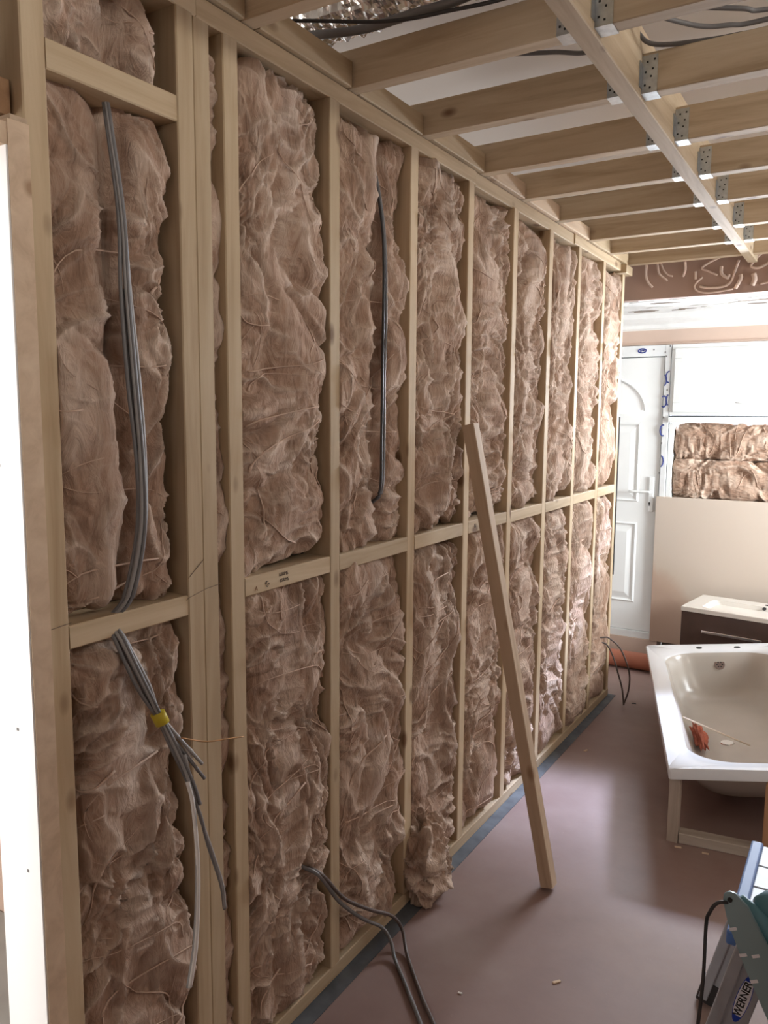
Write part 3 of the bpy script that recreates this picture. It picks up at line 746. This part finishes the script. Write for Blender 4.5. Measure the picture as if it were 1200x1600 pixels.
# ------------------------------------------------------------------ insulation batts, bay by bay
batt('insulation_batt', .890, 1.160, 1.232, 2.188, 1.1, 'upper mineral wool batt in the bay beside the left doorway, with grey cables down it', 120, 380, -.022, groove=(1.035, .024, .060), strands=46)
batt('insulation_batt', .890, 1.162, .049, 1.182, 2.3, 'lower mineral wool batt in the bay beside the left doorway', 120, 420, -.010, slope_bot=.0, strands=70)
batt('insulation_batt', .890, 1.130, 2.234, 2.398, 3.7, 'short scrap of mineral wool above the high noggin by the left doorway', 60, 60, -.015, groove=(1.05, .025, .06), strands=10)
batt('insulation_batt', 1.277, 1.312, .05, 2.396, 4.2, 'thin sliver of mineral wool in the narrow gap right of the double stud', 26, 300, -.032, strands=40, amp=.7)
ub = ['upper mineral wool batt in the first wide bay, left of the black cables', 'upper mineral wool batt with black cables down its middle',
      'upper mineral wool batt just left of the leaning timber', 'upper mineral wool batt directly behind the top of the leaning timber',
      'upper mineral wool batt in the fourth bay from the far end', 'upper mineral wool batt in the third bay from the far end',
      'upper mineral wool batt in the last bay but one before the far door', 'upper mineral wool batt in the last bay before the far door']
lb = ['lower mineral wool batt in the first wide bay, two cables coming out near its foot', 'lower mineral wool batt below the one with black cables',
      'lower mineral wool batt with a tuft spilling onto the floor', 'lower mineral wool batt left of the foot of the leaning timber',
      'brightly lit lower mineral wool batt seen just right of the leaning timber', 'lower mineral wool batt in the third bay from the far end',
      'lower mineral wool batt in the last bay but one before the far door', 'lower mineral wool batt in the last bay, a cable looping out of it']
up_z = [(1.240, 2.385), (1.240, 2.385), (1.240, 2.38), (1.238, 2.385), (1.242, 2.385), (1.240, 2.38), (1.242, 2.385), (1.242, 2.37)]
for i in range(8):
    a, b = SY[3+i][1], SY[4+i][0]
    nu, nv = [(130, 420), (120, 380), (100, 320), (84, 280), (72, 250), (64, 220), (60, 200), (56, 200)][i]
    g = (1.965, .020, .05) if i == 1 else None
    batt('insulation_batt', a+.002, b-.006-(.008 if i in (0, 2, 5) else .0), *up_z[i], 5.0+i*1.7, ub[i], nu, nv, -.016, groove=g, along=(1 if i == 3 else 2), strands=[60, 60, 70, 60, 60, 50, 40, 40][i], slope_bot=[.02, .0, .02, .05, .02, .02, .02, .03][i])
    bl = (2.26, .16, .07, .10, .065) if i == 2 else None
    batt('insulation_batt', a+.002, b-.005-(.006 if i % 2 else 0), .048, 1.190-(.015 if i in (2, 5) else 0), 21.0+i*1.3, lb[i], nu, nv, -.012, bulge=bl, strands=[80, 90, 80, 70, 70, 50, 40, 40][i])
# loose tuft spilled from the third wide bay
def tuft(label, c, rx, ry, rz, seed):
    nu, nv = 90, 90
    T, Ph = np.meshgrid(np.linspace(0, 2*np.pi, nu), np.linspace(.02, np.pi-.02, nv))
    N = np.stack([np.sin(Ph)*np.cos(T), np.sin(Ph)*np.sin(T), np.cos(Ph)], -1)
    P = N*np.array([rx, ry, rz])
    h, rdg, rdg_light = fluff((P+np.array(c)).reshape(-1, 3), None, seed, 1.0); h = h+rdg*1.3
    D = P.reshape(-1, 3)+N.reshape(-1, 3)*h[:, None]; D[:, 2] = np.maximum(D[:, 2], -c[2]+.002)
    D = D.reshape(nv, nu, 3); D[:, -1] = D[:, 0]
    me = grid_mesh('tuft', D, nu, nv)
    at = me.attributes.new('ridge_light', 'FLOAT', 'POINT'); at.data.foreach_set('value', rdg_light.astype(np.float32))
    o = link('wool_tuft', me, WOOL, None, Matrix.Translation(c)); tag(o, label, 'insulation')
tuft('loose tuft of mineral wool hanging over the sole plate onto the floor', (.03, 2.225, .12), .045, .085, .135, 9.6)

# horizontal batts below the far window
PL = Matrix.Translation((.092, YB+.006, 0)) @ Matrix.Rotation(math.radians(-90), 4, 'Z')
def far_batt(z0, z1, seed, label):
    # built facing +X then turned to face the room (-Y)
    nu, nv = 50, 200
    W, Lh = z1-z0, 1.3
    o = batt('insulation_batt', 0, W, 0, Lh, seed, label, nu, nv, .075, 0.0, group='mineral wool batts under the far window', strands=110, amp=.7)
    o.matrix_world = Matrix(((0, 0, 1, .094), (-1, 0, 0, YB+.096), (0, -1, 0, z0+W/2), (0, 0, 0, 1)))
    m = o.matrix_world.copy(); o.rotation_euler = m.to_euler(); o.location = m.to_translation()
far_batt(1.345, 1.584, 51.2, 'top mineral wool batt lying sideways directly under the far window')
far_batt(1.085, 1.343, 57.9, 'bottom mineral wool batt lying sideways above the far plaster sheet')

# damp proof strip beside the sole plate
dp = prism('membrane_strip', [(-.088, .85), (.046, 1.0), (.047, 1.95), (.050, 2.15), (.044, 2.35), (.046, 3.1), (.044, 4.3), (.04, 4.52), (-.088, 4.52)], 2, .0005, .0028, DPC); tag(dp, 'dark blue grey damp proof strip under the foot of the stud wall', 'strip')

# ------------------------------------------------------------------ cables in the wall
cb = empty('cable_bundle', (.02, 1.04, 1.0)); tag(cb, 'bundle of grey cables with yellow tape hanging down beside the left doorway', 'cable')
spine = [(-.02, 1.022, 2.17), (.004, 1.030, 1.976), (.010, 1.030, 1.84), (.018, 1.034, 1.666), (.022, 1.040, 1.522), (.020, 1.040, 1.387), (.004, 1.020, 1.262), (-.02, 1.000, 1.215), (.010, .999, 1.172), (.032, 1.025, 1.085), (.040, 1.055, 1.013), (.058, 1.078, .940), (.075, 1.098, .868)]
offs = [(0, -.012), (.006, -.005), (.009, .003), (.004, .010), (-.003, .004), (-.004, -.006)]
cm = [CABLE_G, CABLE_L, CABLE_G, CABLE_L, CABLE_K, CABLE_G]
rg = random.Random(3)
ends = [[(.088, 1.112, .80), (.09, 1.132, .722), (.09, 1.167, .618), (.088, 1.179, .553)], [(.09, 1.096, .80), (.09, 1.099, .682), (.09, 1.088, .534), (.092, 1.065, .445)], [(.09, 1.112, .82)], [(.085, 1.125, .90)], [(.08, 1.108, .835)], [(.088, 1.128, .868)]]
for k in range(6):
    pts = []
    for j, p in enumerate(spine):
        if k in (0, 5) and j < 2 and k == 5: continue
        sc_ = .8+.5*math.sin(j*.9+k*1.7)
        if j in (10,): sc_ = .45
        if j < 3: sc_ *= (.25, .4, .7)[j]
        if j >= 11 and k in (3, 5): continue
        pts.append((p[0]+offs[k][0]*.8, p[1]+offs[k][1]*sc_, p[2]))
    pts += ends[k]
    tube('cable', pts, .0037, cm[k], cb, 8, 6, 1.25)
tube('white_cable_tail', [(.080, 1.088, .875), (.088, 1.094, .823), (.092, 1.100, .682), (.092, 1.090, .534), (.094, 1.067, .445)], .0045, CABLE_W, cb, 8, 6, 1.2)
tube('white_cable_tail', [(.072, 1.09, .93), (.086, 1.112, .80), (.093, 1.134, .722), (.093, 1.168, .618), (.09, 1.178, .556)], .0036, CABLE_L, cb, 8, 6, 1.2)
tube('wire_end', [(.07, 1.083, .967), (.082, 1.139, .942), (.09, 1.19, .931), (.096, 1.240, .920)], .0016, COPPER, cb, 6, 6)
for d in ((.066, 1.118, .925), (.078, 1.118, .885)):
    tube('wire_end', [(.05, 1.068, .985), (.062, 1.092, .955), d], .0028, CABLE_W, cb, 6, 5)
tp = empty('tape_wrap', (.044, 1.0565, 1.012)); tp.parent = cb; tp.location = Vector((.044, 1.0565, 1.012))-cb.location
axis_t = (Vector(spine[11])-Vector(spine[9])).normalized()
tube('tape_band', [Vector((.043, 1.0545, 1.012))-axis_t*.013, Vector((.043, 1.0545, 1.012))+axis_t*.013], .0145, TAPE, cb, 14, 1, .8, spline=False)
bpy.data.objects.remove(tp)

kc = empty('black_cables', (.0, 1.96, 1.4)); tag(kc, 'black cables running down the batt of the second wide bay', 'cable')
for dy, m_, r in ((-.006, CABLE_K, .0042), (.005, CABLE_G, .004)):
    tube('cable', [(-.075, 1.945+dy, 2.395), (-.03, 1.950+dy, 2.30), (-.012, 1.972+dy*.7, 2.16), (-.006, 1.977+dy, 2.028), (-.004, 1.974+dy*1.4, 1.85), (-.002, 1.966+dy, 1.703), (.0, 1.962+dy*1.3, 1.55), (.008, 1.942+dy, 1.40), (-.02, 1.935+dy, 1.36)], r, m_, kc, 8, 6, 1.2)
fc = empty('floor_cables', (.03, 1.65, .3)); tag(fc, 'pair of dark cables running from the near batt out over the floor', 'cable')
tube('cable', [(-.02, 1.585, .41), (.024, 1.612, .382), (.036, 1.690, .268), (.048, 1.79, .165), (.055, 1.885, .085), (.075, 1.905, .035), (.11, 1.872, .010), (.175, 1.812, .007), (.255, 1.735, .007), (.42, 1.58, .007), (.7, 1.40, .007)], .0055, CABLE_G, fc, 8, 7)
tube('cable', [(-.02, 1.60, .405), (.028, 1.622, .378), (.042, 1.705, .272), (.054, 1.82, .178), (.060, 1.935, .095), (.080, 1.965, .04), (.125, 1.915, .010), (.20, 1.835, .007), (.29, 1.745, .007), (.46, 1.60, .007), (.74, 1.43, .007)], .0055, CABLE_B, fc, 8, 7)
lp = empty('looped_cable', (.10, 4.37, .2)); tag(lp, 'thin brown cable looping out of the last bay to the floor', 'cable')
tube('cable', [(-.03, 4.23, .40), (.01, 4.30, .397), (.04, 4.34, .385), (.097, 4.37, .323), (.145, 4.38, .20), (.148, 4.375, .10), (.125, 4.37, .006)], .0045, CABLE_B, lp, 8, 7)
tube('cable', [(-.03, 4.25, .375), (.02, 4.33, .355), (.055, 4.36, .285), (.085, 4.37, .19), (.112, 4.372, .10), (.126, 4.372, .006)], .0045, CABLE_B, lp, 8, 7)

# ------------------------------------------------------------------ leaning timber
pr = empty('leaning_timber', (.373, 2.477, 0)); tag(pr, 'long square timber leaning against the stud wall, foot on the floor', 'timber')
timber('timber_length', (.368, 2.475, .012), (.035, 2.478, 1.585), .045, .045, PALE, pr, wdir=(0, 1, 0))

# ------------------------------------------------------------------ bath on a rough frame
zR = .300
NL = Vector((.643, 2.986, zR)); a_ = Vector((-.275, .9615, 0)).normalized(); b_ = Vector((.9615, .275, 0)).normalized()
TILT = math.radians(6.0)
bt = math.cos(TILT)*b_+math.sin(TILT)*Vector((0, 0, 1)); nt_ = bt.cross(a_); nt_.normalize()
if nt_.z < 0: nt_ = -nt_
MB = Matrix(((bt.x, a_.x, nt_.x, NL.x), (bt.y, a_.y, nt_.y, NL.y), (bt.z, a_.z, nt_.z, NL.z), (0, 0, 0, 1)))
bath = empty('bath', NL, MB.to_euler()); tag(bath, 'white bath with open rim standing tilted on a timber frame at the right', 'bath')
BW, BL = .75, 1.70
def rrect(x0, x1, y0, y1, r, n=10, taper=0):
    out = []
    for cx, cy, s in ((x1-r, y0+r, -90), (x1-r, y1-r, 0), (x0+r, y1-r, 90), (x0+r, y0+r, 180)):
        for k in range(n+1):
            t = math.radians(s+90*k/n); out.append((cx+r*math.cos(t), cy+r*math.sin(t)))
    return out
bm = bmesh.new()
def loop(pts, z): return [bm.verts.new((x, y, z)) for x, y in pts]
def skin(A, B, mi=0):
    n = len(A)
    for k in range(n):
        f = bm.faces.new((A[k], A[(k+1) % n], B[(k+1) % n], B[k])); f.material_index = mi; f.smooth = True
ro = [rrect(0, BW, 0, BL, .012), rrect(.004, BW-.004, .004, BL-.004, .02), rrect(.078, BW-.078, .068, BL-.135, .18), rrect(.086, BW-.086, .076, BL-.143, .175)]
Lp = [loop(ro[0], -.042), loop(ro[0], -.006), loop(ro[1], 0.0), loop(ro[2], -.001), loop(ro[3], -.010)]
for k in range(4): skin(Lp[k], Lp[k+1])
inn = [(.10, .10, .155, .03), (.115, .17, .165, .10), (.135, .27, .185, .19), (.16, .33, .205, .235), (.205, .40, .25, .255)]
cur = Lp[-1]
for sx, s0, s1, dz in inn:
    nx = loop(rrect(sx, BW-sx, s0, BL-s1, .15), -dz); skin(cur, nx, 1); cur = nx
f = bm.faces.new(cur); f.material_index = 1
bme = bm_mesh('bath', bm); smooth(bme)
rim = link('bath_rim', bme, [ACRYLIC, BOWL_SHADED], bath, MB)
md = rim.modifiers.new('edge', 'EDGE_SPLIT'); md.split_angle = math.radians(50)
bm = bmesh.new()
cur = loop(rrect(.055, BW-.055, .045, BL-.11, .15), -.03)
for sx, s0, s1, dz in ((.075, .09, .13, .08), (.10, .16, .15, .15), (.13, .25, .17, .22), (.165, .34, .20, .262), (.22, .42, .25, .275)):
    nx = loop(rrect(sx, BW-sx, s0, BL-s1, .15), -dz); skin(cur, nx); cur = nx
bm.faces.new(cur)
ume = bm_mesh('bath_shell', bm); smooth(ume); link('outer_shell', ume, BOWL_SHADED, bath, MB)
def disc_mesh(r, h, seg=20, rin=0):
    bm = bmesh.new(); bmesh.ops.create_cone(bm, cap_ends=True, segments=seg, radius1=r, radius2=r*.9, depth=h)
    return bm_mesh('disc', bm)
for x in (.282, .48):
    link('tap_hole', disc_mesh(.017, .003), DARK, bath, MB @ Matrix.Translation((x, BL-.078, .0005)))
ov = link('overflow', disc_mesh(.030, .006), CHROME, bath, MB @ Matrix.Translation((.375, BL-.160, -.072)) @ Matrix.Rotation(math.radians(74), 4, 'X'))
for k in range(6):
    q = MB @ Matrix.Translation((.375, BL-.160, -.072)) @ Matrix.Rotation(math.radians(74), 4, 'X') @ Matrix.Translation((.014*math.cos(k*1.047), .014*math.sin(k*1.047), .0025))
    link('overflow_slot', disc_mesh(.0045, .002, 8), DARK, ov, q)
link('drain', disc_mesh(.032, .004), CHROME, bath, MB @ Matrix.Translation((.315, .885, -.253)))
# frame below the near end
bf = empty('timber_stand', (.66, 3.03, 0)); tag(bf, 'rough timber stand under the near end of the bath', 'stand')
timber('leg', (.664, 3.035, .0), (.664, 3.035, .252), .04, .04, GREY_WOOD, bf)
timber('rail', (.684, 3.045, .02), (1.38, 3.14, .02), .04, .055, GREY_WOOD, bf, wdir=(0, 0, 1))
timber('leg', (.985, 3.085, .041), (.985, 3.085, .285), .045, .03, ORANGE_WOOD, bf)
timber('leg', (1.36, 3.175, .041), (1.36, 3.175, .32), .045, .03, PALE, bf)
# things lying in the bath
bm = bmesh.new(); bmesh.ops.create_icosphere(bm, subdivisions=4, radius=1)
for v in bm.verts:
    n_ = v.co.copy(); k = 1+.28*math.sin(n_.x*7+n_.y*5)+.2*math.sin(n_.z*9+n_.x*11)
    v.co = Vector((n_.x*.034*k, n_.y*.12*k, n_.z*.022*k))
rme = bm_mesh('rag', bm, True)
rgm = link('red_rag', rme, RAG, None, MB @ Matrix.Translation((.190, .84, -.205)) @ Matrix.Rotation(.6, 4, 'Y')); tag(rgm, 'crumpled red brown rag inside the bath at its left edge', 'rag')
sk = empty('trim_stick', MB @ Vector((.09, .6, -.02))); tag(sk, 'thin pale stick lying across the inside of the bath', 'stick')
timber('stick_length', MB @ Vector((.106, .62, -.03)), MB @ Vector((.405, .83, -.243)), .007, .007, STICK, sk, wdir=(0, 0, 1))

# ------------------------------------------------------------------ vanity unit
th = math.radians(-8)
MV = Matrix.Translation((.297, 4.977, 0)) @ Matrix.Rotation(th, 4, 'Z')
van = empty('vanity_unit', (.297, 4.977, 0), (0, 0, th)); tag(van, 'dark brown vanity unit with a white basin top before the far plaster sheet', 'vanity')
VW, VD = .80, .40
link('cabinet_body', box_mesh(.005, VW-.005, .012, VD-.005, .0, .425, .002), CABINET, van, MV)
dr = link('drawer_front', box_mesh(.003, VW-.003, -.006, .010, .015, .452, .002), CABINET, van, MV)
link('drawer_handle', box_mesh(.13, .47, -.026, -.006, .335, .353, .003), CHROME, dr, MV)
bm = bmesh.new()
o_ = [rrect(0, VW, -.012, VD, .006, 4), rrect(.002, VW-.002, -.010, VD-.002, .008, 4), rrect(.10, VW-.10, .05, VD-.10, .03, 4), rrect(.14, VW-.14, .075, VD-.12, .03, 4)]
Lq = [loop(o_[0], .453), loop(o_[0], .476), loop(o_[1], .480), loop(o_[2], .479), loop(o_[3], .430)]
for k in range(4):
    n = len(Lq[k])
    for i in range(n): bm.faces.new((Lq[k][i], Lq[k][(i+1) % n], Lq[k+1][(i+1) % n], Lq[k+1][i]))
bm.faces.new(Lq[4]); bm.faces.new(Lq[0][::-1])
link('basin_top', bm_mesh('basin', bm), CERAMIC, van, MV)
link('tap_hole', disc_mesh(.014, .003), DARK, van, MV @ Matrix.Translation((VW/2, VD-.05, .481)))
link('overflow', disc_mesh(.012, .003), DARK, van, MV @ Matrix.Translation((VW/2, VD-.117, .471)) @ Matrix.Rotation(math.radians(40), 4, 'X'))

pp = tube('drain_pipe', [(-.45, 5.085, .056), (0, 5.087, .056), (.25, 5.08, .056)], .054, TERRA, None, 20, 4); tag(pp, 'terracotta red pipe lying on the floor in front of the far door', 'pipe')

# ------------------------------------------------------------------ folding work platform with a power tool
pf = empty('work_platform', (1.3, 1.95, 0)); tag(pf, 'aluminium folding work platform with blue end cap in the lower right corner', 'platform')
PZ = .50
for k, (a, b) in enumerate(((1.765, 1.868), (1.871, 1.972), (1.975, 2.076), (2.079, 2.185))):
    box('deck_plank', 1.040, 1.95, a, b, PZ-.022, PZ, ALU, pf, .003)
box('end_cap', 1.012, 1.041, 1.758, 2.195, PZ-.03, PZ+.004, BLUE, pf, .005)
box('end_cap', 1.949, 1.975, 1.758, 2.195, PZ-.03, PZ+.004, BLUE, pf, .005)
def leg(x0, z0, x1, z1, y, lab):
    p0, p1 = Vector((x0, y, z0)), Vector((x1, y, z1))
    lg = timber('leg', p0, p1, .072, .028, ALU, pf, wdir=(1, 0, 0))
    d = (p1-p0).normalized(); side = Vector((1, 0, 0))-Vector((1, 0, 0)).dot(d)*d; side.normalize()
    timber('flange', p0-side*.024+Vector((0, -.018, 0)), p1-side*.024+Vector((0, -.018, 0)), .024, .012, ALU, lg, wdir=side)
    timber('foot', p1-d*.05, p1+d*.012, .08, .038, CABLE_K, lg, wdir=(1, 0, 0))
    if lab:
        nrm = Vector((0, -1, 0)); c = p0+d*.125+side*.010+nrm*.0145
        up = side; xx = -d
        Mw = Matrix(((xx.x, -up.x, nrm.x, c.x), (xx.y, -up.y, nrm.y, c.y), (xx.z, -up.z, nrm.z, c.z), (0, 0, 0, 1)))
        el = [(.060*math.cos(t*math.pi/20), .0135*math.sin(t*math.pi/20)) for t in range(40)]
        prism('maker_plate', el, 2, 0, .0006, LABELB, lg, mw=Mw)
        el2 = [(.057*math.cos(t*math.pi/40), .0122*math.sin(t*math.pi/40)) for t in range(80)]
        el3 = [(max(-.043, min(.043, x)), y) for x, y in el2]
        prism('maker_plate', el3, 2, .0006, .0009, LABELW, lg, mw=Mw)
        text_mesh('WERNER', .0215, DARK, lg, Mw @ Matrix.Translation((0, 0, .0012)), 'lettering', .0004)
leg(1.078, .515, .955, .012, 1.725, True)
leg(1.058, .478, .940, .012, 2.20, False)
leg(1.925, .478, 2.04, .012, 1.700, False)
leg(1.925, .478, 2.04, .012, 2.20, False)

# teal saw: slanted base plate resting against the near edge of the deck, housing behind
tl = empty('power_tool', (1.10, 1.70, .5)); tag(tl, 'teal power saw with a slotted base plate resting on the work platform', 'power tool')
p0, p1 = Vector((1.022, 1.715, .602)), Vector((1.150, 1.655, .385))
d = (p1-p0).normalized(); nrm = Vector((-.30, -.92, .25)); nrm = (nrm-nrm.dot(d)*d).normalized(); sd = nrm.cross(d)
MT = Matrix(((d.x, sd.x, nrm.x, p0.x), (d.y, sd.y, nrm.y, p0.y), (d.z, sd.z, nrm.z, p0.z), (0, 0, 0, 1)))
if sd.x < 0: sgn = -1
else: sgn = 1
Lp_ = (p1-p0).length
outl = []
w_ = .030
for t in range(9): outl.append((-.004-.016*math.sin(math.pi*t/8)*1.0, (-w_*.55+2*w_*.55*t/8)))
outl = [(-.002, -.016), (-.014, -.008), (-.016, .004), (-.010, .016), (.02, .030), (.10, .036), (.20, .036), (Lp_, .030), (Lp_+.012, .012), (Lp_+.012, -.012), (Lp_, -.028), (.13, -.030), (.04, -.026)]
prism('base_plate', outl, 2, -.004, .004, TEALPALE, tl, .0012, mw=MT)
for x, y in ((.055, -.020), (.105, -.022), (.155, -.022), (.11, .004)):
    link('plate_slot', box_mesh(x-.003, x+.003, y-.008, y+.008, .004, .0052), LABELW, tl, MT)
for x, y in ((.0, .0), (.205, .018)):
    link('bolt', disc_mesh(.0055, .006, 10), DARK, tl, MT @ Matrix.Translation((x, y, .004)))
# rib that rises along the plate's upper side, and the motor housing
def hull_tube(name, rows, mat, parent, seg=14):
    vs, fs = [], []
    P = [Vector(r[0]) for r in rows]
    base = 0
    n = len(P)
    for i, (p, ra, rb) in enumerate(rows):
        t = (P[min(i+1, n-1)]-P[max(i-1, 0)]).normalized()
        a = t.cross(Vector((0, 0, 1))).normalized(); b = a.cross(t)
        for k in range(seg):
            th_ = 2*math.pi*k/seg; vs.append(tuple(Vector(p)+a*math.cos(th_)*ra+b*math.sin(th_)*rb))
    for i in range(n-1):
        for k in range(seg):
            fs.append((i*seg+k, i*seg+(k+1) % seg, (i+1)*seg+(k+1) % seg, (i+1)*seg+k))
    fs.append(tuple(range(seg-1, -1, -1))); fs.append(tuple((n-1)*seg+k for k in range(seg)))
    me = bpy.data.meshes.new(name); me.from_pydata(vs, [], fs); smooth(me)
    return link(name, me, mat, parent)
hull_tube('motor_housing', [((1.065, 1.735, .595), .012, .016), ((1.085, 1.742, .592), .030, .034), ((1.115, 1.752, .585), .044, .044), ((1.17, 1.765, .575), .052, .050), ((1.26, 1.785, .565), .055, .052), ((1.33, 1.80, .56), .050, .048), ((1.35, 1.805, .56), .030, .03)], TEAL, tl)
hull_tube('blade_guard', [(MT @ Vector((.004, .012, -.010)), .010, .014), (MT @ Vector((.05, .030, -.022)), .020, .022), (MT @ Vector((.11, .046, -.03)), .024, .026), (MT @ Vector((.17, .044, -.028)), .020, .024), (MT @ Vector((.215, .026, -.014)), .010, .012)], TEAL, tl)
tube('tool_handle', [(1.10, 1.765, .635), (1.12, 1.775, .672), (1.19, 1.785, .682), (1.26, 1.79, .668), (1.28, 1.79, .612)], .016, CABLE_K, tl, 10, 6)
for k in range(5):
    link('vent_slot', box_mesh(-.003, .003, -.0035, .0035, -.022, .022), DARK, tl, Matrix.Translation((1.19+.022*k, 1.7165+.0045*k, .57)))
tube('power_lead', [(1.03, 1.725, .590), (1.00, 1.70, .595), (.985, 1.69, .572), (.980, 1.69, .54), (.984, 1.66, .42), (.975, 1.64, .25), (.955, 1.62, .06), (.97, 1.60, .006), (1.2, 1.55, .006)], .0038, CABLE_K, tl, 8, 7)
of = empty('timber_offcut', (1.15, 1.93, 0)); tag(of, 'beige round nosed timber offcut on the floor under the work platform', 'timber')
link('offcut_length', box_mesh(1.085, 1.60, 1.90, 1.945, .0, .07, .015), BEIGE, of)

# chips and crumbs on the floor
for k, (x, y, r, lab) in enumerate(((.693, 2.985, .3, 'tiny pale wood chip on the floor left of the near bath frame'), (.789, 2.995, .1, 'tiny pale wood chip on the floor in front of the bath frame rail'), (.546, 2.047, .9, 'brown wood chip on the floor in the lower middle'), (.165, 4.44, .2, 'dark scrap on the floor beside the looped cable'), (.13, 3.66, 1.2, 'pale scrap on the floor near the far part of the stud wall'), (.33, 1.86, .2, 'white crumb of plaster on the floor beside the two cables'))):
    sz = .012 if k != 5 else .006
    o = link('floor_chip', prism_me(x, y, sz) if False else box_mesh(-sz, sz, -sz*.35, sz*.35, 0, .004, .001), CHIP if k in (0, 1, 2, 4) else (CABLE_G if k == 3 else WHITE), None, Matrix.Translation((x, y, 0)) @ Matrix.Rotation(r, 4, 'Z'))
    tag(o, lab, 'chip')
